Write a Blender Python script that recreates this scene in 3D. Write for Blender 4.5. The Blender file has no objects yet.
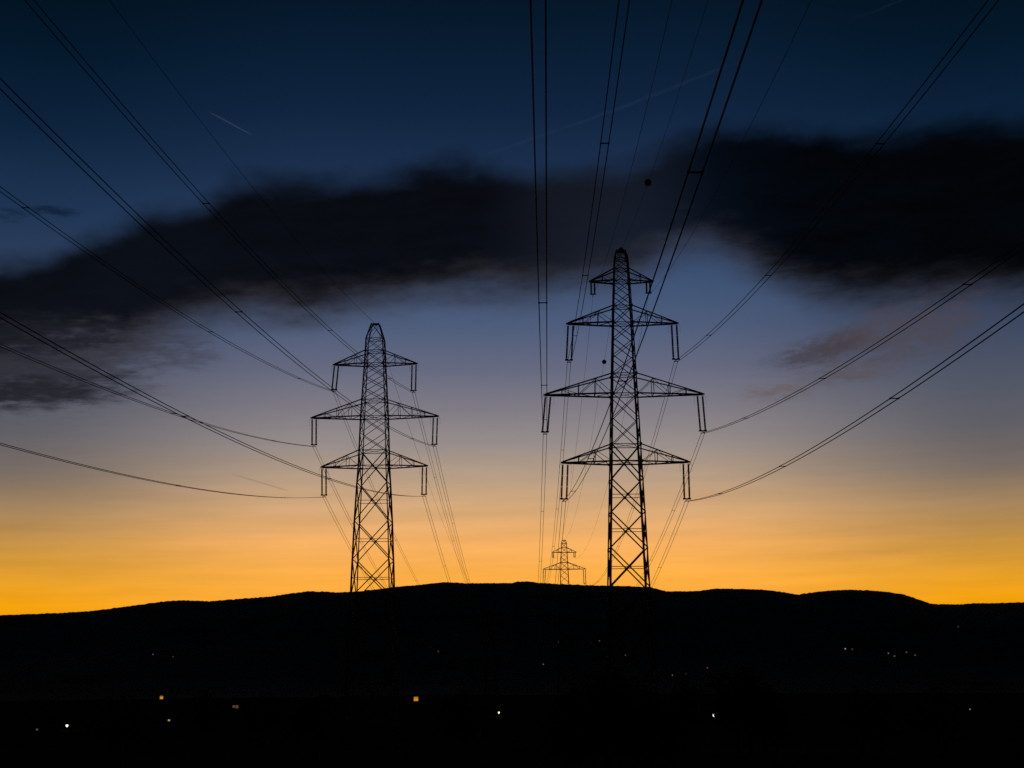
import bpy, bmesh, math, random
from mathutils import Vector, Matrix, noise as mnoise

# ------------------------------------------------------------------ camera, world, exposure
SC = bpy.context.scene
C = SC.collection
F_PX, HORIZON, ROLL = 1422.0, 657.0, -0.008
PITCH = math.atan2(HORIZON - 384.0, F_PX)
_c, _s = math.cos(ROLL), math.sin(ROLL)
_R = Vector((1, 0, 0)); CAM_F = Vector((0, math.cos(PITCH), math.sin(PITCH)))
_U = Vector((0, -math.sin(PITCH), math.cos(PITCH)))
CAM_R = _c * _R + _s * _U
CAM_U = -_s * _R + _c * _U

cam = bpy.data.cameras.new('camera')
cam.sensor_width = 36.0
cam.lens = 36.0 * F_PX / 1024.0
cam.clip_start, cam.clip_end = 0.1, 60000.0
cam_o = bpy.data.objects.new('camera', cam); C.objects.link(cam_o)
M = Matrix.Identity(4)
for i in range(3):
    M[i][0], M[i][1], M[i][2] = CAM_R[i], CAM_U[i], -CAM_F[i]
cam_o.matrix_world = M
SC.camera = cam_o
SC.view_settings.view_transform = 'Standard'
SC.view_settings.look = 'None'
SC.view_settings.gamma = 1.0
SC.view_settings.exposure = 0.0
SC.view_settings.use_curve_mapping = False
SC.cycles.use_denoising = False
SC.cycles.max_bounces = 4


def ray(px, py):
    d = CAM_F + CAM_R * ((px - 512) / F_PX) + CAM_U * ((384 - py) / F_PX)
    return d


def azel(px, py):
    d = ray(px, py).normalized()
    return math.degrees(math.atan2(d.x, d.y)), math.degrees(math.asin(d.z))


def lin(c):
    out = []
    for v in c:
        v = v / 255.0
        out.append(v / 12.92 if v <= 0.04045 else ((v + 0.055) / 1.055) ** 2.4)
    return out + [1.0]


world = bpy.data.worlds.new('World'); SC.world = world
world.use_nodes = True
NT = world.node_tree
NT.nodes.clear()


class N:
    """a scalar socket with arithmetic"""
    def __init__(s, sock): s.s = sock
    def __add__(a, b): return mth('ADD', a, b)
    def __radd__(a, b): return mth('ADD', a, b)
    def __sub__(a, b): return mth('SUBTRACT', a, b)
    def __rsub__(a, b): return mth('SUBTRACT', b, a)
    def __mul__(a, b): return mth('MULTIPLY', a, b)
    def __rmul__(a, b): return mth('MULTIPLY', a, b)
    def __truediv__(a, b): return mth('DIVIDE', a, b)


def plug(sock, v):
    if isinstance(v, N): NT.links.new(v.s, sock)
    else: sock.default_value = v


def mth(op, a, b=None, clamp=False):
    n = NT.nodes.new('ShaderNodeMath'); n.operation = op; n.use_clamp = clamp
    plug(n.inputs[0], a)
    if b is not None: plug(n.inputs[1], b)
    return N(n.outputs[0])


def sstep(x, lo, hi, a=0.0, b=1.0):
    n = NT.nodes.new('ShaderNodeMapRange'); n.interpolation_type = 'SMOOTHSTEP'
    plug(n.inputs[0], x)
    for k, v in zip((1, 2, 3, 4), (lo, hi, a, b)): n.inputs[k].default_value = v
    return N(n.outputs[0])


def fcurve(x, pts, x0, x1, y1):
    """piecewise curve through pts = [(x, y)...]"""
    n = NT.nodes.new('ShaderNodeFloatCurve')
    fac = mth('DIVIDE', x - x0, x1 - x0, True)
    NT.links.new(fac.s, n.inputs['Value'])
    cv = n.mapping.curves[0]
    pts = sorted(pts)
    while len(cv.points) < len(pts): cv.points.new(0.5, 0.5)
    for p, (a, b) in zip(cv.points, pts):
        p.location = ((a - x0) / (x1 - x0), b / y1); p.handle_type = 'AUTO_CLAMPED'
    n.mapping.update()
    return N(n.outputs[0]) * y1


def noise(x, y, sx, sy, detail=4.0, rough=0.55, w=0.0):
    cb = NT.nodes.new('ShaderNodeCombineXYZ')
    plug(cb.inputs[0], x * sx); plug(cb.inputs[1], y * sy); cb.inputs[2].default_value = w
    n = NT.nodes.new('ShaderNodeTexNoise')
    n.inputs['Scale'].default_value = 1.0
    n.inputs['Detail'].default_value = detail
    n.inputs['Roughness'].default_value = rough
    NT.links.new(cb.outputs[0], n.inputs['Vector'])
    return N(n.outputs[0])


def ramp(x, stops, x1):
    n = NT.nodes.new('ShaderNodeValToRGB')
    plug(n.inputs[0], mth('DIVIDE', x, x1, True))
    cr = n.color_ramp; cr.interpolation = 'LINEAR'
    stops = sorted(stops)
    while len(cr.elements) < len(stops): cr.elements.new(0.5)
    for e, (p, c) in zip(cr.elements, stops):
        e.position = max(0.0, min(1.0, p / x1)); e.color = lin(c)
    return n.outputs[0]


def mixc(f, a, b):
    n = NT.nodes.new('ShaderNodeMix'); n.data_type = 'RGBA'
    plug(n.inputs[0], f)
    for k, v in ((6, a), (7, b)):
        if isinstance(v, (list, tuple)): n.inputs[k].default_value = v
        else: NT.links.new(v, n.inputs[k])
    return n.outputs[2]


def vinterp(stops):
    return [(azel(512, y)[1], c) for y, c in stops]


tc = NT.nodes.new('ShaderNodeTexCoord')
sep = NT.nodes.new('ShaderNodeSeparateXYZ'); NT.links.new(tc.outputs['Generated'], sep.inputs[0])
DX, DY, DZ = N(sep.outputs[0]), N(sep.outputs[1]), N(sep.outputs[2])
RAD = 180.0 / math.pi
EL = mth('ARCSINE', DZ) * RAD
AZ = mth('ARCTAN2', DX, DY) * RAD
AAZ = mth('ABSOLUTE', AZ + 0.5)

MID = [(0, (5, 23, 40)), (60, (10, 30, 53)), (120, (18, 37, 65)), (180, (29, 49, 79)), (240, (46, 67, 102)),
       (290, (65, 85, 118)), (330, (80, 94, 124)), (370, (102, 106, 128)), (410, (128, 124, 133)), (445, (152, 142, 139)),
       (480, (185, 158, 132)), (510, (216, 170, 121)), (545, (244, 175, 97)), (575, (254, 176, 72)), (600, (255, 173, 58))]
EDGE = [(10, (2, 17, 29)), (80, (5, 25, 44)), (150, (13, 35, 60)), (230, (30, 52, 82)), (290, (47, 65, 94)),
        (340, (58, 72, 98)), (400, (82, 87, 102)), (440, (96, 95, 102)), (480, (120, 108, 100)), (510, (158, 129, 95)),
        (545, (192, 143, 69)), (580, (226, 157, 40)), (605, (246, 163, 10))]
BACK = [(600, (30, 24, 28)), (300, (14, 18, 32)), (0, (4, 9, 18))]
sky_mid = ramp(EL, vinterp(MID) + [(40.0, (3, 14, 26))], 40.0)
sky_edge = ramp(EL, vinterp(EDGE) + [(40.0, (2, 11, 20))], 40.0)
sky_back = ramp(EL, vinterp(BACK), 40.0)
sky = mixc(sstep(AAZ, 6.5, 19.8), sky_mid, sky_edge)
sky = mixc(sstep(AAZ, 24.0, 95.0), sky, sky_back)

# --- thin horizontal bands of haze low in the sky
bands = noise(AZ, EL - AZ * 0.015, 0.09, 1.6, 3.0, 0.5, 7.3)
n_b = NT.nodes.new('ShaderNodeMix'); n_b.data_type = 'RGBA'; n_b.blend_type = 'MULTIPLY'
plug(n_b.inputs[0], 1.0)
NT.links.new(sky, n_b.inputs[6])
bands2 = noise(AZ, EL - AZ * 0.02, 0.22, 2.4, 4.0, 0.55, 3.9)
bw = 1.0 + (bands - 0.5) * 0.26 * sstep(EL, 9.5, 4.0) + (bands2 - 0.5) * 0.22 * sstep(EL, 12.0, 5.0)
cbn = NT.nodes.new('ShaderNodeCombineXYZ')
plug(cbn.inputs[0], bw); plug(cbn.inputs[1], bw); plug(cbn.inputs[2], bw * 1.0)
NT.links.new(cbn.outputs[0], n_b.inputs[7])
sky = n_b.outputs[2]

# --- the long dark cloud bank
TOP = [(0, 246), (50, 243), (100, 222), (150, 203), (200, 190), (235, 168), (300, 168), (350, 168), (400, 160), (450, 150),
       (490, 154), (560, 160), (610, 156), (650, 142), (690, 124), (730, 114), (780, 114), (830, 119), (880, 120), (940, 110), (1024, 104)]
BOT = [(0, 406), (60, 402), (110, 382), (160, 356), (200, 344), (250, 340), (300, 340), (350, 331), (400, 324), (450, 318),
       (500, 318), (560, 314), (620, 304), (660, 284), (700, 270), (740, 284), (780, 306), (820, 320), (880, 326), (940, 324), (1024, 318)]
top_c = fcurve(AZ, [azel(*p) for p in TOP], -21.0, 21.0, 40.0)
bot_c = fcurve(AZ, [azel(*p) for p in BOT], -21.0, 21.0, 40.0)
# fibres run along the bank, which climbs gently to the right
ELT = EL - AZ * 0.05
n_big = noise(AZ, ELT, 0.22, 0.55, 3.0, 0.5, 1.7) - 0.5
n_fib = noise(AZ, ELT, 0.42, 1.5, 6.0, 0.60, 4.1) - 0.5
n_fine = noise(AZ, ELT, 1.2, 3.4, 5.0, 0.6, 9.4) - 0.5
d_top = sstep(top_c - EL + n_big * 1.0 + n_fib * 0.5 + (noise(AZ, EL, 0.7, 1.0, 4.0, 0.5, 33.0) - 0.5) * 0.8, -0.25, 1.4)
low = EL - bot_c + n_big * 1.0 + n_fib * 1.0 + n_fine * 0.4
d_bot = sstep(low, -0.3, 2.0)
strength = fcurve(AZ, [(azel(x, 230)[0], v) for x, v in
                       ((0, 0.97), (150, 0.96), (240, 0.975), (450, 0.98), (520, 0.96), (570, 0.93), (610, 0.90), (650, 0.88), (690, 0.89), (730, 0.94), (800, 0.985), (1024, 0.998))],
                  -21.0, 21.0, 1.0)
d_main = d_top * d_bot * mth('MINIMUM', strength + n_fib * 0.06, 1.0)
n_bil = noise(AZ, EL, 0.55, 0.9, 4.0, 0.5, 21.0) - 0.5
core = sstep(low + n_fib * 0.7 + n_bil * 1.5, -0.1, 2.7)
cc = mixc(sstep(AZ, -2.0, 9.0), tuple(lin((7, 8, 12))), tuple(lin((2, 4, 7))))
mid_part = sstep(AZ, -1.5, 2.5) * sstep(AZ, 9.0, 4.0)
cc = mixc(mid_part, cc, tuple(lin((19, 20, 26))))
cf = mixc(sstep(AZ, 5.0, 15.0), tuple(lin((56, 52, 57))), tuple(lin((40, 39, 45))))
sky = mixc(d_main, sky, mixc(core, cf, cc))


def blob(px, py, rx, ry, tilt, lo, hi, col, amt, sx=0.5, sy=2.6, w=0.0):
    """a torn patch of thin cloud round a point of the sky (degrees)"""
    global sky
    a0, e0 = azel(px, py)
    u = AZ - a0
    v = EL - e0 - u * tilt
    g = mth('EXPONENT', (mth('POWER', mth('ABSOLUTE', u / rx), 2.0) + mth('POWER', mth('ABSOLUTE', v / ry), 2.0)) * -1.0)
    nz = noise(AZ, EL - AZ * tilt, sx, sy, 5.0, 0.6, w)
    n2 = noise(AZ, EL - AZ * tilt, sx * 2.6, sy * 1.9, 6.0, 0.62, w + 40.0)
    d = sstep(g * (1.05 + (nz - 0.5) * 2.6 + (n2 - 0.5) * 2.2), lo, hi + 0.1)
    sky = mixc(d * amt, sky, tuple(lin(col)))


blob(20, 368, 5.2, 1.9, 0.05, 0.25, 0.95, (50, 50, 59), 0.90, w=2.0)
blob(110, 345, 4.2, 1.1, 0.03, 0.25, 0.95, (62, 62, 73), 0.75, 0.6, 3.4, w=5.5)
blob(25, 391, 4.6, 0.7, 0.06, 0.15, 1.0, (33, 33, 40), 0.88, w=3.0)
blob(30, 334, 4.6, 0.95, 0.05, 0.1, 1.0, (24, 26, 34), 0.85, 0.5, 2.0, w=23.0)
blob(190, 355, 1.6, 0.7, 0.02, 0.3, 1.0, (68, 68, 82), 0.5, w=8.0)
blob(820, 351, 2.1, 0.60, 0.16, 0.06, 1.05, (64, 57, 63), 0.72, 0.9, 3.0, w=11.0)
blob(848, 340, 1.1, 0.55, 0.2, 0.1, 1.1, (60, 55, 62), 0.55, 1.2, 3.0, w=12.0)
blob(905, 332, 3.4, 1.25, 0.16, 0.03, 1.05, (78, 69, 74), 0.66, 0.7, 2.2, w=13.0)
blob(778, 392, 1.7, 0.40, 0.0, 0.15, 1.2, (104, 91, 92), 0.7, 0.8, 3.0, w=15.0)
blob(845, 373, 2.3, 0.55, 0.02, 0.15, 1.2, (88, 79, 84), 0.6, 0.8, 3.0, w=16.0)
blob(55, 212, 1.3, 0.25, 0.03, 0.35, 1.0, (17, 32, 54), 0.9, w=18.0)
blob(10, 215, 1.0, 0.3, 0.0, 0.35, 1.0, (20, 36, 58), 0.8, w=19.0)


def trail(p, q, width, col, amt, fade, w=0.0):
    """a vapour trail: a short bright streak high in the sky"""
    global sky
    (a0, e0), (a1, e1) = azel(*p), azel(*q)
    L = math.hypot(a1 - a0, e1 - e0); ux, uy = (a1 - a0) / L, (e1 - e0) / L
    along = (AZ - a0) * ux + (EL - e0) * uy
    wob = (noise(AZ, EL, 0.8, 0.8, 2.0, 0.5, w) - 0.5) * 0.12 * fade
    across = mth('ABSOLUTE', (EL - e0) * ux - (AZ - a0) * uy + wob)
    wd = width * (1.0 + 0 * fade)
    d = sstep(across, wd, 0.0) * sstep(along, 0.0, 0.25 * L) * sstep(along, L, 0.82 * L)
    if fade: d = d * sstep(noise(AZ, EL, 1.1, 1.1, 3.0, 0.6, w + 3), 0.30, 0.62)
    sky = mixc(d * amt, sky, tuple(lin(col)))


trail((206, 110), (254, 136), 0.042, (76, 88, 110), 0.32, 0, 1.0)
trail((470, 160), (745, 58), 0.10, (48, 60, 86), 0.2, 1.0, 2.0)
trail((845, 22), (912, -4), 0.08, (36, 50, 72), 0.16, 1.0, 3.0)
trail((226, 472), (292, 492), 0.05, (128, 110, 102), 0.42, 0, 5.0)

bg = NT.nodes.new('ShaderNodeBackground'); NT.links.new(sky, bg.inputs[0]); bg.inputs[1].default_value = 1.0
# physical twilight on top of it: sun just under the horizon ahead of the camera
st = NT.nodes.new('ShaderNodeTexSky'); st.sky_type = 'NISHITA'; st.sun_disc = False
st.sun_elevation = math.radians(-7.0); st.sun_rotation = math.radians(-3.0)
bg2 = NT.nodes.new('ShaderNodeBackground'); NT.links.new(st.outputs[0], bg2.inputs[0]); bg2.inputs[1].default_value = 0.05
ads = NT.nodes.new('ShaderNodeAddShader')
NT.links.new(bg.outputs[0], ads.inputs[0]); NT.links.new(bg2.outputs[0], ads.inputs[1])
wo = NT.nodes.new('ShaderNodeOutputWorld'); NT.links.new(ads.outputs[0], wo.inputs[0])

# ------------------------------------------------------------------ helpers
random.seed(7)


def mat(name, col, rough=0.8, metal=0.0, vary=0.25, scale=3.0, bump=0.0, spec=0.25, emit=None, strength=0.0):
    m = bpy.data.materials.new(name); m.use_nodes = True
    nt = m.node_tree; b = nt.nodes['Principled BSDF']
    b.inputs['Roughness'].default_value = rough; b.inputs['Metallic'].default_value = metal
    b.inputs['Specular IOR Level'].default_value = spec
    t = nt.nodes.new('ShaderNodeTexCoord'); n = nt.nodes.new('ShaderNodeTexNoise')
    n.inputs['Scale'].default_value = scale; n.inputs['Detail'].default_value = 6.0
    nt.links.new(t.outputs['Object'], n.inputs['Vector'])
    r = nt.nodes.new('ShaderNodeValToRGB')
    r.color_ramp.elements[0].position = 0.3; r.color_ramp.elements[1].position = 0.7
    r.color_ramp.elements[0].color = [c * (1 - vary) for c in col] + [1]
    r.color_ramp.elements[1].color = [c * (1 + vary) for c in col] + [1]
    nt.links.new(n.outputs[0], r.inputs[0]); nt.links.new(r.outputs[0], b.inputs['Base Color'])
    if bump:
        bp = nt.nodes.new('ShaderNodeBump'); bp.inputs['Strength'].default_value = bump
        nt.links.new(n.outputs[0], bp.inputs['Height']); nt.links.new(bp.outputs[0], b.inputs['Normal'])
    if emit:
        b.inputs['Emission Color'].default_value = list(emit) + [1]
        b.inputs['Emission Strength'].default_value = strength
    return m


STEEL = mat('weathered_steel', (0.085, 0.09, 0.085), 0.75, 0.3, 0.3, 2.0)
CABLE = mat('aged_aluminium_cable', (0.045, 0.045, 0.048), 0.85, 0.2, 0.2, 1.0)
CERAMIC = mat('brown_glazed_ceramic', (0.045, 0.028, 0.02), 0.45, 0.0, 0.2, 6.0)
FITTING = mat('galvanised_fitting', (0.09, 0.09, 0.09), 0.65, 0.5, 0.2, 6.0)
CONCRETE = mat('concrete', (0.16, 0.155, 0.145), 0.95, 0.0, 0.2, 4.0, 0.3)
BALLMAT = mat('faded_red_plastic', (0.10, 0.02, 0.015), 0.7, 0.0, 0.2, 2.0)
GROUND = mat('meadow_and_forest', (0.042, 0.045, 0.032), 0.95, 0.0, 0.45, 0.02, 0.4, 0.0)
HILLS = mat('forested_hill', (0.07, 0.08, 0.066), 0.95, 0.0, 0.4, 0.006, 0.5, 0.01)
LEAF = mat('dark_foliage', (0.03, 0.045, 0.018), 0.8, 0.0, 0.4, 1.5, 0.0, 0.05)
BARK = mat('bark', (0.05, 0.038, 0.028), 0.9, 0.0, 0.3, 5.0, 0.4)
PLASTER = mat('old_plaster', (0.14, 0.13, 0.115), 0.9, 0.0, 0.15, 2.0, 0.2)
TILES = mat('roof_tiles', (0.06, 0.035, 0.028), 0.9, 0.0, 0.3, 5.0, 0.5)
WOOD = mat('dark_wood', (0.05, 0.035, 0.025), 0.85, 0.0, 0.3, 6.0)
GLASS = mat('dark_window_glass', (0.02, 0.022, 0.025), 0.35, 0.0, 0.1, 2.0)


def link(name, verts, faces, m, parent=None, smooth=False):
    me = bpy.data.meshes.new(name); me.from_pydata(verts, [], faces); me.update()
    me.materials.append(m)
    if smooth:
        for p in me.polygons: p.use_smooth = True
    o = bpy.data.objects.new(name, me); C.objects.link(o)
    if parent: o.parent = parent
    return o


def tag(o, label=None, cat=None, group=None, kind=None):
    if label: o['label'] = label
    if cat: o['category'] = cat
    if group: o['group'] = group
    if kind: o['kind'] = kind
    return o


def empty(name, loc, rz=0.0):
    o = bpy.data.objects.new(name, None); C.objects.link(o)
    o.location = loc; o.rotation_euler = (0, 0, rz); o.empty_display_size = 0.5
    return o


def copy_tree(o, parent=None):
    c = o.copy(); C.objects.link(c)
    if parent is not None: c.parent = parent
    for ch in list(o.children): copy_tree(ch, c)
    return c


class MB:
    def __init__(s): s.v, s.f = [], []

    def prism(s, p, q, prof, up=(0, 0, 1)):
        p, q = Vector(p), Vector(q); d = (q - p)
        if d.length < 1e-6: return s
        d.normalize(); up = Vector(up)
        if abs(d.dot(up)) > 0.97: up = Vector((1, 0, 0)) if abs(d.x) < 0.9 else Vector((0, 1, 0))
        a = d.cross(up).normalized(); b = a.cross(d)
        n = len(prof); k = len(s.v)
        for e in (p, q):
            for (x, y) in prof: s.v.append(tuple(e + a * x + b * y))
        for i in range(n):
            j = (i + 1) % n
            s.f.append((k + i, k + j, k + n + j, k + n + i))
        s.f.append(tuple(k + i for i in reversed(range(n)))); s.f.append(tuple(k + n + i for i in range(n)))
        return s

    def angle(s, p, q, w, t=None, up=(0, 0, 1)):
        """an L-profile steel angle"""
        t = t or w * 0.16; h = w / 2
        return s.prism(p, q, [(-h, -h), (h, -h), (h, -h + t), (-h + t, -h + t), (-h + t, h), (-h, h)], up)

    def rod(s, p, q, r, n=8, up=(0, 0, 1)):
        return s.prism(p, q, [(r * math.cos(2 * math.pi * i / n), r * math.sin(2 * math.pi * i / n)) for i in range(n)], up)

    def box(s, c, sx, sy, sz):
        x, y, z = c; k = len(s.v)
        for dx in (-1, 1):
            for dy in (-1, 1):
                for dz in (-1, 1): s.v.append((x + dx * sx / 2, y + dy * sy / 2, z + dz * sz / 2))
        for f in ((0, 1, 3, 2), (4, 6, 7, 5), (0, 4, 5, 1), (2, 3, 7, 6), (0, 2, 6, 4), (1, 5, 7, 3)):
            s.f.append(tuple(k + i for i in f))
        return s

    def lathe(s, p, q, prof, n=10):
        """prof = [(fraction along p-q, radius)]"""
        p, q = Vector(p), Vector(q); d = q - p; u = d.normalized()
        a = u.cross(Vector((0, 1, 0.01))).normalized(); b = u.cross(a); k = len(s.v)
        for (t, r) in prof:
            for i in range(n):
                w = 2 * math.pi * i / n
                s.v.append(tuple(p + d * t + a * (r * math.cos(w)) + b * (r * math.sin(w))))
        for j in range(len(prof) - 1):
            for i in range(n):
                i2 = (i + 1) % n
                s.f.append((k + j * n + i, k + j * n + i2, k + (j + 1) * n + i2, k + (j + 1) * n + i))
        s.f.append(tuple(k + i for i in reversed(range(n))))
        s.f.append(tuple(k + (len(prof) - 1) * n + i for i in range(n)))
        return s

    def tube(s, pts, r, n=6):
        k = len(s.v); m = len(pts)
        for j, p in enumerate(pts):
            d = (pts[min(j + 1, m - 1)] - pts[max(j - 1, 0)]).normalized()
            a = d.cross(Vector((0, 0, 1))); a = a.normalized() if a.length > 1e-4 else Vector((1, 0, 0)); b = a.cross(d)
            for i in range(n):
                w = 2 * math.pi * i / n
                s.v.append(tuple(p + a * (r * math.cos(w)) + b * (r * math.sin(w))))
        for j in range(m - 1):
            for i in range(n):
                i2 = (i + 1) % n
                s.f.append((k + j * n + i, k + j * n + i2, k + (j + 1) * n + i2, k + (j + 1) * n + i))
        return s

    def build(s, name, m, parent=None, smooth=False):
        return link(name, s.v, s.f, m, parent, smooth)


# ------------------------------------------------------------------ the land
def smooth(t):
    t = max(0.0, min(1.0, t)); return t * t * (3 - 2 * t)


RIDGE = [(-60, 618), (0, 616), (45, 614.3), (60, 613.8), (90, 612), (130, 607), (165, 602.3), (182, 601.3), (210, 602.3), (240, 600), (270, 598),
         (290, 595), (310, 592.8), (325, 593.4), (340, 594), (360, 593), (400, 588.4), (420, 587), (435, 585.2), (448, 584.3), (462, 585.4),
         (512, 585.2), (518, 583.8), (528, 583.6), (540, 585), (560, 586), (590, 587), (620, 587.5), (650, 588.5), (658, 590.5), (666, 592.6),
         (690, 592.6), (702, 592), (715, 590.2), (735, 590.4), (760, 591), (780, 593.2), (798, 596.2), (806, 595), (815, 593.8), (830, 592.3), (850, 591.4),
         (870, 592), (890, 593.6), (905, 596), (920, 601), (931, 604.8), (940, 605.2), (960, 605.2), (975, 604.2), (990, 604.2), (1024, 603.4), (1090, 604)]
RAZ = []
for (x, y) in RIDGE:
    d = ray(x, y); RAZ.append((math.atan2(d.x, d.y), d.z / math.hypot(d.x, d.y)))
RIDGE_R = 6000.0


def ridge_tan(az):
    if az <= RAZ[0][0]: return RAZ[0][1] + 0.01 * math.sin((az - RAZ[0][0]) * 5) * 0.7
    if az >= RAZ[-1][0]: return RAZ[-1][1] + 0.01 * math.sin((az - RAZ[-1][0]) * 4)
    for i in range(len(RAZ) - 1):
        a0, z0 = RAZ[i]; a1, z1 = RAZ[i + 1]
        if a0 <= az <= a1:
            t = (az - a0) / (a1 - a0); return z0 + (z1 - z0) * t
    return 0


NEAR = [(0, -3.2), (12, -3.6), (40, -7.0), (90, -11.5), (180, -14.5), (300, -18.0), (410, -22.5), (620, -38.0), (1000, -58.0), (1800, -64.0), (2500, -64.0)]
FEET = []     # (x, y, z) where pylons stand: filled below


def base_z(x, y):
    r = math.hypot(x, y)
    if r <= 2500:
        for i in range(len(NEAR) - 1):
            r0, z0 = NEAR[i]; r1, z1 = NEAR[i + 1]
            if r <= r1:
                t = (r - r0) / (r1 - r0); z = z0 + (z1 - z0) * t
                break
        z += 0.5 * mnoise.noise(Vector((x / 60, y / 60, 0.3))) * min(1, r / 60) * (1 - smooth((r - 1700) / 600))
        z += 3.0 * mnoise.noise(Vector((x / 300, y / 300, 5.3))) * smooth((r - 350) / 600) * (1 - smooth((r - 1700) / 600))
        return z
    az = math.atan2(x, y)
    if abs(az) > math.radians(75): return -64.0
    tn = ridge_tan(az) * (1 - smooth((abs(az) - math.radians(45)) / math.radians(28)))
    zr = tn * RIDGE_R
    # the crowns of the forest along the ridge
    zr += 2.0 * mnoise.noise(Vector((az * 500, 2.2, 0))) + 1.8 * mnoise.noise(Vector((az * 1300, 7.2, 0))) + 0.3 * mnoise.noise(Vector((az * 4300, 9.2, 0)))
    if r <= RIDGE_R:
        t = (r - 2500) / (RIDGE_R - 2500)
        s_ = t * t * (3 - 2 * t)
        z = -64 + (zr + 64) * s_
        z += 40 * mnoise.noise(Vector((x / 900, y / 900, 1.1))) * math.sin(math.pi * t) ** 2
        return z
    return zr - (zr + 40) * smooth((r - RIDGE_R) / 6000)


def ground_z(x, y):
    z = base_z(x, y)
    for (fx, fy, fz) in FEET:
        d2 = (x - fx) ** 2 + (y - fy) ** 2
        if d2 < 120 ** 2: z += (fz - base_z(fx, fy)) * math.exp(-d2 / (2 * 30.0 ** 2))
    return z


# pylon sites: (x, y, z of the ground)
DZ = 2.5            # the legs reach this much lower than the first estimate
SITE1 = Vector((-19.62, 200.0, -10.5 - DZ)); SITE2 = Vector((12.80, 160.0, -10.62 - DZ))
PEAK1, PEAK2 = 57.9 + DZ, 57.05 + DZ
SITE1F = Vector((-9.81, 606.0, 19.51 - PEAK1)); SITE2F = Vector((15.30, 430.0, 34.52 - PEAK2))
FEET = [tuple(SITE1), tuple(SITE2), tuple(SITE1F), tuple(SITE2F)]


def polar_sheet(name, radii, m):
    az = []
    a = -180.0
    while a < 180.0 - 1e-6:
        az.append(a); a += 0.06 if (-22.5 <= a < 22.5 and radii[-1] > 3000) else (0.5 if -22.5 <= a < 22.5 else 3.0)
    n = len(az); vs, fs = [], []
    for r in radii:
        for a in az:
            x, y = r * math.sin(math.radians(a)), r * math.cos(math.radians(a))
            vs.append((x, y, ground_z(x, y) - (1.0 if r == 2470.0 else 0.0)))
    for j in range(len(radii) - 1):
        for i in range(n):
            i2 = (i + 1) % n
            fs.append((j * n + i, (j + 1) * n + i, (j + 1) * n + i2, j * n + i2))
    if radii[0] < 5: fs.append(tuple(range(n)))
    return link(name, vs, fs, m, None, True)


RA = [2.0]
while RA[-1] < 2500: RA.append(min(2500.0, RA[-1] * 1.05 + 0.5))
ground = tag(polar_sheet('ground', RA, GROUND), kind='structure')
RB = [2470.0, 2500.0, 2650, 2800, 3000, 3200, 3450, 3700, 4000, 4300, 4600, 4900, 5200, 5450, 5650, 5800, 5900, 6000, 6080, 6300, 6800, 7600, 9000, 12000, 20000]
hills = tag(polar_sheet('hills', RB, HILLS), kind='structure')

# ------------------------------------------------------------------ the pylons
ROT1, ROT2 = math.radians(-2.3), math.radians(0.9)
SPEC1 = dict(
    width=[(0, 3.35), (9.5, 3.05), (18.7, 2.70), (24.0, 2.54), (29.3, 2.36), (34.7, 2.10), (37.1, 1.96), (44.2, 1.75), (51.9, 1.36), (55.6, 1.20), (57.9, 0.52)],
    levels=[0.35, 7.0, 12.8, 18.7, 24.0, 29.3, 34.7, 39.3, 41.75, 44.2, 46.6, 48.4, 50.1, 51.9, 53.8, 55.6, 57.9],
    belts=[37.1, 39.3, 44.2, 46.6, 51.9, 53.8, 55.6],
    arms=[(51.9, 53.8, 5.9), (44.2, 46.6, 8.98), (37.1, 39.3, 7.45)], peak=PEAK1)
SPEC2 = dict(
    width=[(0, 2.95), (10.07, 2.47), (18.1, 2.18), (22.44, 2.04), (26.44, 1.90), (32.14, 1.70), (39.95, 1.44), (48.3, 1.13), (53.32, 0.92), (55.99, 0.79), (57.05, 0.50)],
    levels=[0.35, 7.4, 13.45, 18.1, 22.44, 26.44, 30.17, 34.1, 37.1, 39.95, 42.28, 44.4, 46.4, 48.3, 50.3, 51.85, 53.32, 54.74, 55.99, 57.05],
    belts=[32.14, 34.1, 39.95, 42.28, 48.3, 50.3, 53.32, 54.74, 55.99],
    arms=[(53.32, 54.74, 3.55), (48.3, 50.3, 6.28), (39.95, 42.28, 9.0), (32.14, 34.1, 7.14)], peak=PEAK2)
for sp in (SPEC1, SPEC2):
    sp['width'] = [(0, sp['width'][0][1] + 0.08)] + [(z + DZ, w) for z, w in sp['width'][1:]]
    sp['levels'] = [0.35] + [z + DZ for z in sp['levels'][1:]]
    sp['belts'] = [z + DZ for z in sp['belts']]
    sp['arms'] = [(a + DZ, b + DZ, h) for a, b, h in sp['arms']]
# where the strings end (world), left and right, arm by arm from the top
ANCH1 = [((-25.48, 200, 37.51), (-14.1, 200, 37.3)), ((-28.19, 200, 29.58), (-11.08, 200, 29.5)), ((-26.65, 200, 22.38), (-12.54, 200, 22.38))]
ANCH2 = [((9.47, 160, 41.0), (15.91, 160, 41.08)), ((6.57, 160, 33.2), (18.87, 160, 33.2)), ((3.71, 160, 24.87), (21.69, 160, 24.85)), ((5.76, 160, 17.2), (19.63, 160, 17.1))]


def interp(tab, z):
    for (z0, w0), (z1, w1) in zip(tab, tab[1:]):
        if z <= z1: return w0 + (w1 - w0) * (z - z0) / (z1 - z0)
    return tab[-1][1]


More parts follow.
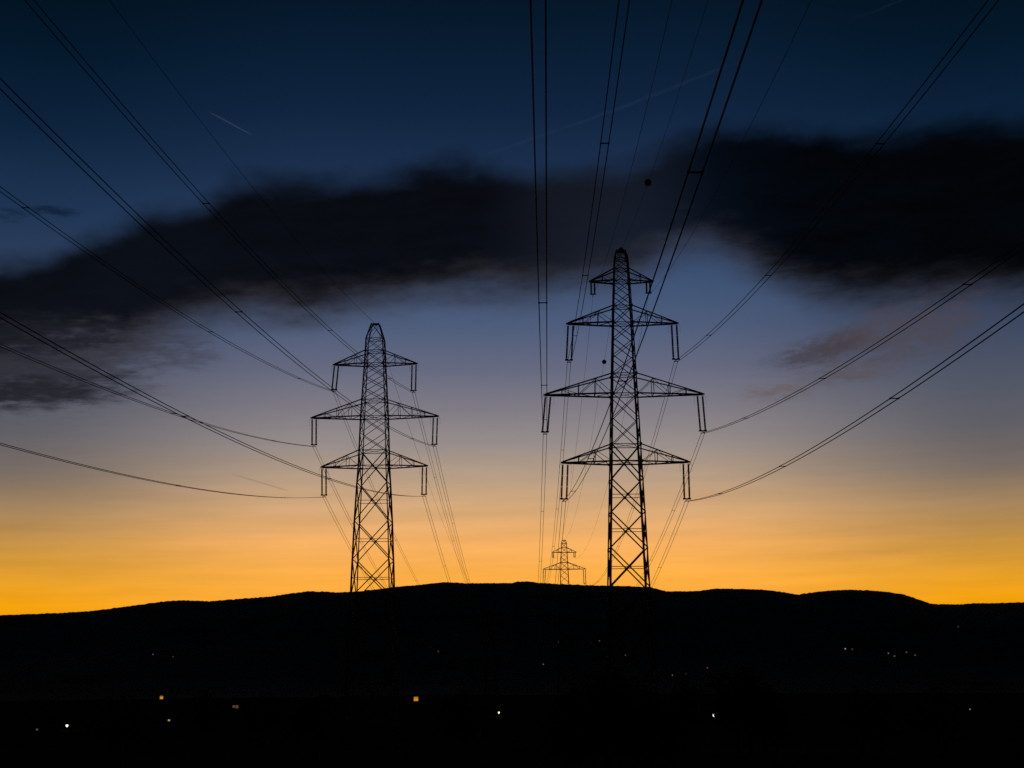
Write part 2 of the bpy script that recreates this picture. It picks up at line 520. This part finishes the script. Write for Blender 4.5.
def make_pylon(spec, site, rot, anchors, label, group, bundle):
    root = empty('lattice_pylon', site, rot); tag(root, label, 'pylon', group)
    inv = (Matrix.Translation(site) @ Matrix.Rotation(rot, 4, 'Z')).inverted()
    W = lambda z: interp(spec['width'], z)
    zs = sorted(set([z for z, _ in spec['width']] + spec['levels']))
    for sx in (-1, 1):
        for sy in (-1, 1):
            m = MB()
            for z0, z1 in zip(zs, zs[1:]):
                w = 0.22 - 0.09 * (z0 / spec['peak'])
                m.angle((sx * W(z0), sy * W(z0), z0), (sx * W(z1), sy * W(z1), z1 + 0.01), w, w * 0.2, (sx, sy, 0))
            m.build('leg', STEEL, root)
            fb = MB(); w0 = W(0)
            fb.lathe((sx * w0, sy * w0, -2.5), (sx * w0, sy * w0, 0.32), [(0, 0.55), (0.88, 0.55), (0.90, 0.42), (1, 0.36)], 12)
            fb.build('footing', CONCRETE, root)
    m = MB(); lv = spec['levels']
    for z0, z1 in zip(lv, lv[1:]):
        a, b = W(z0), W(z1); big = z1 - z0 > 3.0
        wd = 0.135 if big else 0.085
        if z1 > spec['peak'] - 4: wd = 0.07
        for ax in (0, 1):
            for sd in (-1, 1):
                P = (lambda u, w, z: (u * w, sd * w, z)) if ax == 0 else (lambda u, w, z: (sd * w, u * w, z))
                if z0 < 1.0:                       # open foot: an inverted V
                    m.angle(P(-1, a, z0), P(0, b, z1), wd); m.angle(P(1, a, z0), P(0, b, z1), wd)
                    m.angle(P(-1, b, z1), P(1, b, z1), 0.1)
                    h = (z0 + z1) / 2; wh = W(h)
                    for u in (-1, 1):
                        m.angle(P(u, wh, h), P(u * 0.5, wh * 0.98, h), 0.06)
                        m.angle(P(u, W(h + 1.7), h + 1.7), P(u * 0.5, wh * 0.98, h), 0.06)
                else:
                    m.angle(P(-1, a, z0), P(1, b, z1), wd); m.angle(P(1, a, z0), P(-1, b, z1), wd)
                    if big:
                        h = z0 + (z1 - z0) * a / (a + b); wh = W(h)
                        m.angle(P(-1, wh, h), P(1, wh, h), 0.075)
        if big:                                    # small gusset plates at the crossings
            h = z0 + (z1 - z0) * a / (a + b); wh = W(h)
            for sd in (-1, 1):
                m.box((0, sd * wh, h), 0.30, 0.03, 0.34); m.box((sd * wh, 0, h), 0.03, 0.30, 0.34)
    for z in spec['belts'] + [spec['peak'] - 0.05]:
        w = W(z)
        for sd in (-1, 1):
            m.angle((-w, sd * w, z), (w, sd * w, z), 0.09); m.angle((sd * w, -w, z), (sd * w, w, z), 0.09)
            if z < spec['arms'][0][0] + 0.1:
                for s2 in (-1, 1): m.box((s2 * w, sd * w * 1.004, z), 0.26, 0.03, 0.32)
        m.angle((-w, -w, z), (w, w, z), 0.06); m.angle((-w, w, z), (w, -w, z), 0.06)
    m.build('bracing', STEEL, root)
    pk = MB(); z = spec['peak']; w = W(z)
    pk.angle((-w, 0, z - 0.08), (w, 0, z - 0.08), 0.12); pk.box((0, 0, z - 0.02), 0.22, 0.4, 0.08); pk.rod((0, 0, z), (0, 0, z - 0.3), 0.04)
    pk.build('peak_bracket', STEEL, root)
    local = []
    for i, (zc, za, half) in enumerate(spec['arms']):
        row = []
        for k, sx in enumerate((-1, 1)):
            m = MB(); wc, wa = W(zc), W(za); tip = Vector((sx * half, 0, zc + 0.03))
            n = 4 if half > 8 else 3 if half > 5 else 2
            lo = {}; hi = {}
            for sy in (-1, 1):
                p0 = Vector((sx * wc, sy * wc, zc)); q0 = Vector((sx * wa, sy * wa, za))
                e = tip + Vector((0, sy * 0.13, 0)); e2 = tip + Vector((0, sy * 0.11, 0.12))
                m.angle(p0, e, 0.17, 0.05); m.angle(q0, e2, 0.135, 0.04)
                for j in range(n + 1):
                    t = j / n; lo[sy, j] = p0.lerp(e, t); hi[sy, j] = q0.lerp(e2, t)
                for j in range(1, n):
                    m.angle(lo[sy, j], hi[sy, j], 0.075)
                    m.angle(hi[sy, j - 1], lo[sy, j], 0.06) if j > 0 and j % 2 == 0 else m.angle(lo[sy, j - 1], hi[sy, j], 0.06)
            for j in range(1, n):
                m.angle(lo[-1, j], lo[1, j], 0.065); m.angle(hi[-1, j], hi[1, j], 0.06)
                m.angle(lo[-1, j - 1], lo[1, j], 0.06) if j % 2 else m.angle(lo[1, j - 1], lo[-1, j], 0.06)
            m.box(tip + Vector((-sx * 0.1, 0, 0.04)), 0.62, 0.36, 0.16)
            m.build('crossarm', STEEL, root)
            # suspension set
            A = inv @ Vector(anchors[i][k])
            short = half < 4
            sep = 0.40 if short else 0.58
            hang = Vector((sx * (half - (0.30 if not short else 0.33)), 0, zc - 0.10))
            if short: hang.x = A.x
            yk = A + Vector((0, 0, 0.26))
            y_ = MB()
            y_.prism(yk + Vector((-sep / 2 - 0.16, 0, 0)), yk + Vector((sep / 2 + 0.16, 0, 0)), [(-0.05, -0.075), (0.05, -0.075), (0.05, 0.075), (-0.05, 0.075)])
            y_.rod(yk, A + Vector((0, 0, 0.05)), 0.035)
            if bundle and not short:
                y_.prism(A + Vector((-0.24, 0, 0.02)), A + Vector((0.24, 0, 0.02)), [(-0.03, -0.045), (0.03, -0.045), (0.03, 0.045), (-0.03, 0.045)])
                for s2 in (-1, 1): y_.rod(A + Vector((s2 * 0.2, -0.22, -0.01)), A + Vector((s2 * 0.2, 0.22, -0.01)), 0.045)
            else:
                y_.rod(A + Vector((0, -0.2, 0)), A + Vector((0, 0.2, 0)), 0.04)
            ins = y_.build('insulator', FITTING, root)
            for s2 in (-1, 1):
                a = hang + Vector((s2 * sep / 2, 0, 0)); b = yk + Vector((s2 * sep / 2, 0, 0.03))
                prof = [(0, 0.03), (0.02, 0.03)]
                units = 1 if short else 3
                for u in range(units):
                    t0 = 0.03 + 0.94 * u / units; t1 = 0.03 + 0.94 * (u + 1) / units; g = (t1 - t0)
                    prof += [(t0, 0.05), (t0 + 0.001, 0.16), (t0 + 0.02 * g, 0.16), (t0 + 0.025 * g, 0.065), (t0 + 0.05 * g, 0.065)]
                    ns = 13 if not short else 11
                    for q in range(ns):
                        c0 = t0 + g * (0.07 + 0.86 * q / ns); dd = g * 0.86 / ns
                        prof += [(c0, 0.08), (c0 + dd * 0.35, 0.125), (c0 + dd * 0.55, 0.125), (c0 + dd * 0.75, 0.08)]
                    prof += [(t1 - 0.05 * g, 0.065), (t1 - 0.01 * g, 0.05)]
                prof += [(0.971, 0.16), (0.985, 0.16), (0.986, 0.03), (1, 0.03)]
                MB().lathe(a, b, prof, 9).build('insulator_rod', CERAMIC, ins, True)
                if not short:
                    h_ = MB()
                    o1 = a + Vector((s2 * 0.34, 0, -0.05)); dn = Vector((s2 * 0.04, 0, -0.95))
                    h_.tube([a + Vector((0, 0, -0.02)), a.lerp(o1, 0.7) + Vector((0, 0, 0.02)), o1, o1 + Vector((s2 * 0.05, 0, -0.12)), o1 + dn], 0.014, 5)
                    h_.build('arcing_horn', FITTING, ins)
            row.append(A)
        local.append(row)
    return root, local


py1, loc1 = make_pylon(SPEC1, SITE1, ROT1, ANCH1, 'left large pylon with three pairs of crossarms against the dusk sky', 'lattice pylons', True)
py2, loc2 = make_pylon(SPEC2, SITE2, ROT2, ANCH2, 'right large pylon, the tallest, with four pairs of crossarms', 'lattice pylons', True)
py2f = copy_tree(py2); py2f.location = SITE2F
py2f['label'] = 'small distant pylon rising over the ridge beside the right pylon'
py1f = copy_tree(py1); py1f.location = SITE1F
py1f['label'] = 'distant pylon lost in the black hillside between the two large ones'

# ------------------------------------------------------------------ the lines
def world_pt(site, rot, p): return Matrix.Translation(site) @ Matrix.Rotation(rot, 4, 'Z') @ Vector(p)


def span(A, B, a, s, k, back, kf, x_off):
    """one wire: from behind the camera over the clamp at A to the clamp at B"""
    o = Vector((x_off, 0, 0)); pts = []
    t = back
    while t > 0.01:
        pts.append(Vector((A.x + math.sin(a) * t, A.y - math.cos(a) * t, A.z + s * t + k * t * t)) + o)
        t -= 3.0
    pts.append(A + o)
    d = B - A; L = math.hypot(d.x, d.y); n = 70
    for i in range(1, n + 1):
        u = i / n; p = A + d * u; p.z += kf * (u * L) ** 2 - kf * L * (u * L)
        pts.append(p + o)
    return pts


def line_at(pts, A, t):
    """the point of a wire t metres before (+) or behind (-) its pylon"""
    y = A.y - t
    for p, q in zip(pts, pts[1:]):
        if min(p.y, q.y) <= y <= max(p.y, q.y):
            return p.lerp(q, (y - p.y) / (q.y - p.y))
    return pts[-1]


KC = 0.00045
#           pylon, arm row, side, a, s
LINES = [(1, 0, 0, -0.0525, -0.1283), (1, 0, 1, -0.0502, -0.1245), (1, 1, 0, -0.0598, -0.1290), (1, 1, 1, -0.0566, -0.1193),
         (1, 2, 0, -0.0715, -0.1243), (1, 2, 1, -0.0709, -0.1163),
         (2, 1, 0, -0.0200, -0.1291), (2, 1, 1, -0.0056, -0.1316), (2, 2, 0, -0.0235, -0.1180), (2, 2, 1, 0.0061, -0.1191),
         (2, 3, 0, -0.0046, -0.0866), (2, 3, 1, -0.0130, -0.0957)]
ROW = {1: ['top', 'middle', 'bottom'], 2: ['topmost', 'second highest', 'widest', 'lowest']}
for (p, row, side, a, s) in LINES:
    S, Rt, Sf, lc = (SITE1, ROT1, SITE1F, loc1) if p == 1 else (SITE2, ROT2, SITE2F, loc2)
    A = world_pt(S, Rt, lc[row][side]); B = world_pt(Sf, Rt, lc[row][side])
    kf = 0.00031 if p == 1 else 0.00045
    root = empty('power_line', A)
    tag(root, 'twin cable on the %s end of the %s crossarm of the %s large pylon' % (('left', 'right')[side], ROW[p][row], ('left', 'right')[p - 1]),
        'power line', 'twin cables of the two pylon lines')
    for off in (-0.2, 0.2):
        pts = span(A, B, a, s, KC, 262 if p == 2 else 258, kf, off)
        MB().tube([q - A for q in pts], 0.026).build('cable', CABLE, root, True)
    mid = span(A, B, a, s, KC, 262 if p == 2 else 258, kf, 0.0)
    jit = random.Random(row * 7 + side + p * 31)
    if p == 2: ts = ([28, 57, 89, 129] if (row, side) == (2, 0) else [28, 61, 93, 122, 152]) + [-35, -72, -110, -150, -190, -225]
    else: ts = [25, 67, 112, 150, 190] + [-40, -85, -130, -175, -220, -265, -310, -355]
    for t in ts:
        c = line_at(mid, A, t + jit.uniform(-0.5, 0.5)) - A
        m = MB().prism(c + Vector((-0.2, 0, 0)), c + Vector((0.2, 0, 0)), [(-0.03, -0.022), (0.03, -0.022), (0.03, 0.022), (-0.03, 0.022)])
        for off in (-0.2, 0.2): m.rod(c + Vector((off, -0.09, 0)), c + Vector((off, 0.09, 0)), 0.045, 8)
        m.build('spacer', FITTING, root)

for (side, a, s) in ((0, -0.0199, -0.1648), (1, -0.0322, -0.1902)):
    A = world_pt(SITE2, ROT2, loc2[0][side]); B = world_pt(SITE2F, ROT2, loc2[0][side])
    pts = span(A, B, a, s, 0.0005, 262, 0.00045, 0.0)
    o = MB().tube([q - A for q in pts], 0.015).build('power_line', CABLE, None, True); o.location = A
    tag(o, 'thin single cable on the %s end of the short topmost crossarm, right pylon' % ('left', 'right')[side], 'power line', 'thin single cables')
EW = {}
for (p, S, Rt, Sf, pk, a, s, k, kf) in ((1, SITE1, ROT1, SITE1F, PEAK1, -0.0434, -0.106, 0.00038, 0.00020), (2, SITE2, ROT2, SITE2F, PEAK2, -0.0161, -0.154, 0.0005, 0.0004)):
    A = world_pt(S, Rt, (0, 0, pk - 0.02)); B = world_pt(Sf, Rt, (0, 0, pk - 0.02))
    pts = span(A, B, a, s, k, 262, kf, 0.0); EW[p] = (A, pts)
    o = MB().tube([q - A for q in pts], 0.019 if p == 1 else 0.015).build('earth_wire', CABLE, None, True); o.location = A
    tag(o, 'thin earth wire over the peak of the %s pylon%s' % (('three armed left', 'four armed right')[p - 1], ('', ' with dark marker balls')[p - 1]), 'earth wire', 'earth wires')

A, pts = EW[2]
for t, lab in ((40.0, 'dark marker ball on the earth wire high against the cloud, nearest the viewer'),
               (0.8, 'dark marker ball at the very tip of the right pylon'),
               (-38.3, 'smallest dark marker ball, between the second and third crossarms left of the right pylon')):
    c = line_at(pts, A, t)
    bm = bmesh.new(); bmesh.ops.create_uvsphere(bm, u_segments=20, v_segments=14, radius=0.31)
    me = bpy.data.meshes.new('marker_ball'); bm.to_mesh(me); bm.free(); me.materials.append(BALLMAT)
    for q in me.polygons: q.use_smooth = True
    o = bpy.data.objects.new('marker_ball', me); C.objects.link(o); o.location = c
    MB().lathe((0, 0.02, 0.0), (0, -0.02, 0.0), [(0, 0.325), (1, 0.325)], 20).build('seam', FITTING, o)
    MB().rod((0, -0.42, 0), (0, 0.42, 0), 0.05).build('clamp', FITTING, o)
    tag(o, lab, 'marker ball', 'marker balls on the earth wire')

# ------------------------------------------------------------------ houses, lamps, trees in the dark valley
def hit(px, py, h, lo=60.0, hi=6000.0):
    """walk along a line of sight to where something h metres tall would meet it"""
    d = ray(px, py); d = d / math.hypot(d.x, d.y); r = lo
    while r < hi:
        if d.z * r <= ground_z(d.x * r, d.y * r) + h: return Vector((d.x * r, d.y * r, ground_z(d.x * r, d.y * r))), r
        r += max(1.0, r * 0.004)
    return None, None


def glow(name, c, s): return mat(name, [v * 0.3 for v in c], 0.6, 0, 0.05, 3.0, 0, 0.2, c, s)


ORANGE = glow('lit_window_orange', (0.80, 0.32, 0.02), 0.75)
AMBER = glow('lit_window_dim', (0.30, 0.17, 0.03), 0.35)
YELLOW = glow('lit_window_yellow', (0.62, 0.42, 0.05), 0.8)
WHITE = glow('lamp_white', (1.0, 0.86, 0.55), 2.2)


def window(m_pane, x, y, z, w, h, parent, cross=True):
    f = MB(); t = 0.05
    f.box((x, y - 0.03, z + h / 2 + t / 2), w + 2 * t, 0.08, t); f.box((x, y - 0.03, z - h / 2 - t / 2), w + 2 * t, 0.08, t)
    f.box((x - w / 2 - t / 2, y - 0.03, z), t, 0.08, h); f.box((x + w / 2 + t / 2, y - 0.03, z), t, 0.08, h)
    if cross:
        f.box((x, y - 0.03, z), 0.05, 0.06, h); f.box((x - w / 4 - 0.0125, y - 0.03, z + h * 0.12), w / 2 - 0.03, 0.05, 0.04); f.box((x + w / 4 + 0.0125, y - 0.03, z + h * 0.12), w / 2 - 0.03, 0.05, 0.04)
    fr = f.build('window', WOOD, parent)
    MB().box((x, y - 0.012, z), w, 0.02, h).build('pane', m_pane, fr)


def house(loc, rz, W_, D_, H_, rh, lit, label, group, detail=True):
    r = empty('house', loc, rz); tag(r, label, 'house', group)
    m = MB(); k = 0
    x, y = W_ / 2, D_ / 2
    m.v += [(-x, -y, -2.5), (x, -y, -2.5), (x, y, -2.5), (-x, y, -2.5), (-x, -y, H_), (x, -y, H_), (x, y, H_), (-x, y, H_), (-x, 0, H_ + rh), (x, 0, H_ + rh)]
    m.f += [(0, 1, 5, 4), (2, 3, 7, 6), (1, 2, 6, 9, 5), (3, 0, 4, 8, 7), (0, 3, 2, 1)]
    m.build('wall', PLASTER, r)
    o = 0.5; sl = rh / y; t = 0.22; q = MB()
    e = H_ - o * sl + 0.03
    for s in (-1, 1):
        a = [(-x - o, s * (y + o), e), (x + o, s * (y + o), e), (x + o, 0, H_ + rh + 0.03), (-x - o, 0, H_ + rh + 0.03)]
        k = len(q.v); q.v += a + [(p[0], p[1], p[2] + t) for p in a]
        for f in ((0, 1, 2, 3), (4, 7, 6, 5), (0, 4, 5, 1), (1, 5, 6, 2), (2, 6, 7, 3), (3, 7, 4, 0)): q.f.append(tuple(k + i for i in f))
    rf = q.build('roof', TILES, r)
    ch = MB().box((W_ * 0.25, D_ * 0.12, H_ + rh + 0.2), 0.6, 0.6, 2.0); ch.box((W_ * 0.25, D_ * 0.12, H_ + rh + 1.24), 0.75, 0.75, 0.08)
    ch.build('chimney', PLASTER, rf)
    if detail:
        dm = MB().box((-W_ * 0.32, -y - 0.03, 1.05), 1.0, 0.06, 2.1); do = dm.build('door', WOOD, r)
        MB().rod((-W_ * 0.32 + 0.35, -y - 0.06, 1.05), (-W_ * 0.32 + 0.35, -y - 0.13, 1.05), 0.03).build('handle', FITTING, do)
        taken = [(l[0], l[1]) for l in lit]
        for wx, wz in ((-0.05, 1.5), (0.22, 1.5), (-0.3, 4.3), (0.02, 4.3), (0.34, 4.3)):
            if wz + 0.8 > H_: continue
            if all(abs(wx * W_ - a) > 1.3 or abs(wz - b) > 1.5 for a, b in taken): window(GLASS, wx * W_, -y, wz, 0.9, 1.2, r)
    for (wx, wz, w, h, mm) in lit: window(mm, wx, -y, wz, w, h, r, cross=w > 0.7 and detail)
    return r


def lit_house(px, py, wz, size, mm, label, W_=10, D_=8, H_=5.6, rh=3.0, extra=(), wx=0.6):
    p, r = hit(px, py, wz)
    az = math.atan2(p.x, p.y); rz = -az
    w = size * r / F_PX; lit = [(wx, wz, w, w * 0.95, mm)]
    for (dx, dy, sw, sh, m2) in extra: lit.append((wx + dx * r / F_PX, wz - dy * r / F_PX, sw * r / F_PX, sh * r / F_PX, m2))
    fwd = Vector((math.sin(az), math.cos(az), 0)); rt = Vector((math.cos(az), -math.sin(az), 0))
    return house(p + fwd * (D_ / 2) - rt * wx, rz, W_, D_, H_, rh, lit, label, 'houses in the dark foreground')


lit_house(416, 699, 4.6, 4.2, ORANGE, 'dark house with one square orange lit window below the left pylon', W_=12, H_=6.4)
lit_house(161.5, 697.5, 4.6, 3.0, ORANGE, 'dark house with one small bright orange window in the left foreground', W_=11, H_=6.2)
lit_house(234, 706.5, 4.6, 2.6, AMBER, 'dark house with faint dim windows on two floors', W_=11, H_=6.2, extra=((2.9, 0.4, 2.2, 3, AMBER), (2.6, 9.5, 2.6, 3.6, AMBER)), wx=-1.0)
lit_house(169, 720, 2.6, 2.0, YELLOW, 'dark house with a tiny yellow window low beneath the bright orange one', W_=9, H_=3.4)


def lamp(px, py, h, size, mm, label):
    p, r = hit(px, py, h); az = math.atan2(p.x, p.y)
    o = empty('street_lamp', p, -az); tag(o, label, 'street lamp', 'street lamps in the dark')
    m = MB().lathe((0, 0, -0.5), (0, 0, h + 0.1), [(0, 0.10), (0.12, 0.10), (0.13, 0.075), (1, 0.045)], 10); m.build('post', STEEL, o)
    MB().tube([Vector((0, 0, h + 0.05)), Vector((0, -0.3, h + 0.28)), Vector((0, -0.75, h + 0.33)), Vector((0, -1.0, h + 0.3))], 0.035, 8).build('arm', STEEL, o)
    w = max(0.14, size * r / F_PX)
    hd = MB().box((0, -1.0, h + 0.24), w + 0.12, 0.5, 0.10).build('lamp_head', STEEL, o)
    MB().lathe((0, -1.0, h + 0.185), (0, -1.0, h + 0.185 - w), [(0, w * 0.5), (0.45, w * 0.52), (0.8, w * 0.36), (1, w * 0.12)], 12).build('lens', mm, hd, True)


lamp(67, 725, 5.0, 2.1, WHITE, 'street lamp with a white light, leftmost in the dark foreground')
lamp(498.5, 712, 5.0, 2.0, WHITE, 'street lamp with a white light in the middle of the dark foreground')
lamp(714, 714.5, 5.0, 2.3, WHITE, 'street lamp with a warm white light, right of the right pylon')
DIMY = glow('lamp_dim_yellow', (0.45, 0.30, 0.10), 0.5)
lamp(970, 709, 4.5, 1.3, DIMY, 'street lamp with a faint yellow light, rightmost in the dark foreground')
DIMG = glow('lamp_dim_green', (0.20, 0.20, 0.06), 0.35)
lamp(37, 729, 4.0, 1.8, DIMG, 'street lamp with a very dim greenish light near the left edge')

# far lights: farm houses on the valley floor and the foot of the hill
FAR = [(543.3, 664.6, (0.30, 0.22, 0.04), 'far house with a dim yellow light, left of the right pylon'),
       (845.3, 649.3, (0.75, 0.70, 0.65), 'far house with the whitest light on the right hillside'),
       (852.3, 649.5, (0.30, 0.08, 0.06), 'far house with a reddish light just right of the whitest one'),
       (888.4, 653.4, (0.25, 0.27, 0.27), 'far house with a cold grey light in the right hillside cluster'),
       (894.5, 656.4, (0.30, 0.22, 0.01), 'far house with a yellow light, lowest in the right hillside cluster'),
       (906.5, 652.5, (0.28, 0.18, 0.02), 'far house with an amber light, topmost in the right hillside cluster'),
       (915.2, 655.6, (0.28, 0.16, 0.05), 'far house with an amber light, rightmost in the right hillside cluster'),
       (958.3, 627.0, (0.10, 0.10, 0.05), 'far house with a faint light, highest on the right hillside'),
       (707.4, 668.0, (0.34, 0.13, 0.03), 'far house with an upright orange light right of the right pylon'),
       (672.4, 675.4, (0.20, 0.20, 0.20), 'far house with a small grey light close right of the right pylon'),
       (685.8, 673.8, (0.14, 0.04, 0.01), 'far house with a faint red light right of the right pylon'),
       (599.4, 641.4, (0.26, 0.10, 0.02), 'far house with an orange light just left of the right pylon leg'),
       (558.6, 642.4, (0.22, 0.05, 0.03), 'far house with a red light beneath the small distant pylon'),
       (625.5, 655.3, (0.22, 0.16, 0.04), 'far house with a yellow light between the legs of the right pylon'),
       (629.4, 654.3, (0.20, 0.05, 0.02), 'far house with a red light between the legs of the right pylon'),
       (153.0, 654.5, (0.16, 0.17, 0.18), 'far house with a faint grey light on the left hillside'),
       (173.0, 657.0, (0.10, 0.08, 0.08), 'far house with the faintest light on the left hillside'),
       (438.2, 651.4, (0.12, 0.13, 0.13), 'far house with a faint grey light right of the left pylon')]
for i, (px, py, c, lab) in enumerate(FAR):
    p, r = hit(px, py, 4.0, 900.0)
    if p is None: continue
    az = math.atan2(p.x, p.y); w = max(1.6, 1.15 * r / F_PX)
    fwd = Vector((math.sin(az), math.cos(az), 0))
    house(p + fwd * 4.5, -az, 13, 9, 6.5, 3.4, [(0.0, 4.0, w, w, glow('far_light', c, 0.42))], lab, 'far houses with lights', False)


def tree_meshes(seed):
    rnd = random.Random(seed)
    tr = MB(); H_ = 8.0
    pts = [Vector((0, 0, -0.6)), Vector((0.05, 0.02, 1.5)), Vector((0.12, -0.05, 3.4)), Vector((0.05, 0.1, 5.6)), Vector((0.0, 0.1, 7.2))]
    tr.v, tr.f = [], []
    for (p, q, r0, r1) in ((pts[0], pts[1], 0.26, 0.19), (pts[1], pts[2], 0.19, 0.14), (pts[2], pts[3], 0.14, 0.08), (pts[3], pts[4], 0.08, 0.02)):
        tr.lathe(p, q, [(0, r0), (1, r1)], 8)
    ends = [pts[4]]
    for i in range(11):
        z = 2.0 + 4.4 * i / 11 + rnd.uniform(-0.2, 0.2); a = i * 2.4 + rnd.uniform(-0.4, 0.4); L = rnd.uniform(1.3, 2.6) * (1.15 - 0.09 * i * 0.6)
        p = Vector((0.08, 0, z)); q = p + Vector((math.cos(a) * L, math.sin(a) * L, L * 0.55)); tr.lathe(p, q, [(0, 0.075), (1, 0.02)], 6); ends.append(q); ends.append(p.lerp(q, 0.6))
    cr = MB()
    for e in ends:
        R_ = rnd.uniform(0.75, 1.25)
        for k in range(85):
            d = Vector((rnd.gauss(0, 1), rnd.gauss(0, 1), rnd.gauss(0, 0.8))).normalized() * R_ * rnd.random() ** 0.4
            c = e + d; u = Vector((rnd.gauss(0, 1), rnd.gauss(0, 1), rnd.gauss(0, 1))).normalized(); w = u.cross(Vector((rnd.gauss(0, 1), rnd.gauss(0, 1), rnd.gauss(0, 1)))).normalized()
            s = rnd.uniform(0.12, 0.24); k0 = len(cr.v)
            cr.v += [tuple(c - u * s), tuple(c + w * s * 0.6), tuple(c + u * s), tuple(c - w * s * 0.6)]; cr.f.append((k0, k0 + 1, k0 + 2, k0 + 3))
    t = empty('tree', (0, 0, 0)); tr.build('trunk', BARK, t, True); cr.build('crown', LEAF, t)
    return t


protos = [tree_meshes(s) for s in (3, 8, 15)]
rt = random.Random(21); used = [False] * 3
SPOTS = [(565, 150, 1.0), (578, 146, 1.15), (592, 152, 1.35), (606, 148, 1.4), (618, 155, 1.4), (633, 150, 1.25), (650, 146, 1.1), (664, 152, 1.0),
         (684, 246, 1.5), (736, 243, 1.8), (748, 237, 1.75), (762, 242, 1.4), (775, 239, 1.2),
         (205, 360, 1.6), (268, 368, 1.5), (256, 363, 1.4), (300, 240, 1.1), (318, 242, 1.25), (452, 225, 1.1), (464, 228, 1.2),
         (860, 235, 1.3), (878, 238, 1.2), (935, 232, 1.35), (112, 238, 1.2), (128, 242, 1.3)]
for i, (px, dist, sc) in enumerate(SPOTS):
    k = i % 3
    t = protos[k] if not used[k] else copy_tree(protos[k]); used[k] = True
    d = ray(px, 690); az = math.atan2(d.x, d.y); x, y = dist * math.sin(az), dist * math.cos(az)
    t.location = (x, y, ground_z(x, y)); t.rotation_euler = (0, 0, rt.uniform(0, 6.28)); t.scale = (sc * rt.uniform(0.9, 1.15),) * 2 + (sc,)
    tag(t, 'dark leafy tree standing in the black foreground', 'tree', 'dark trees in the foreground')
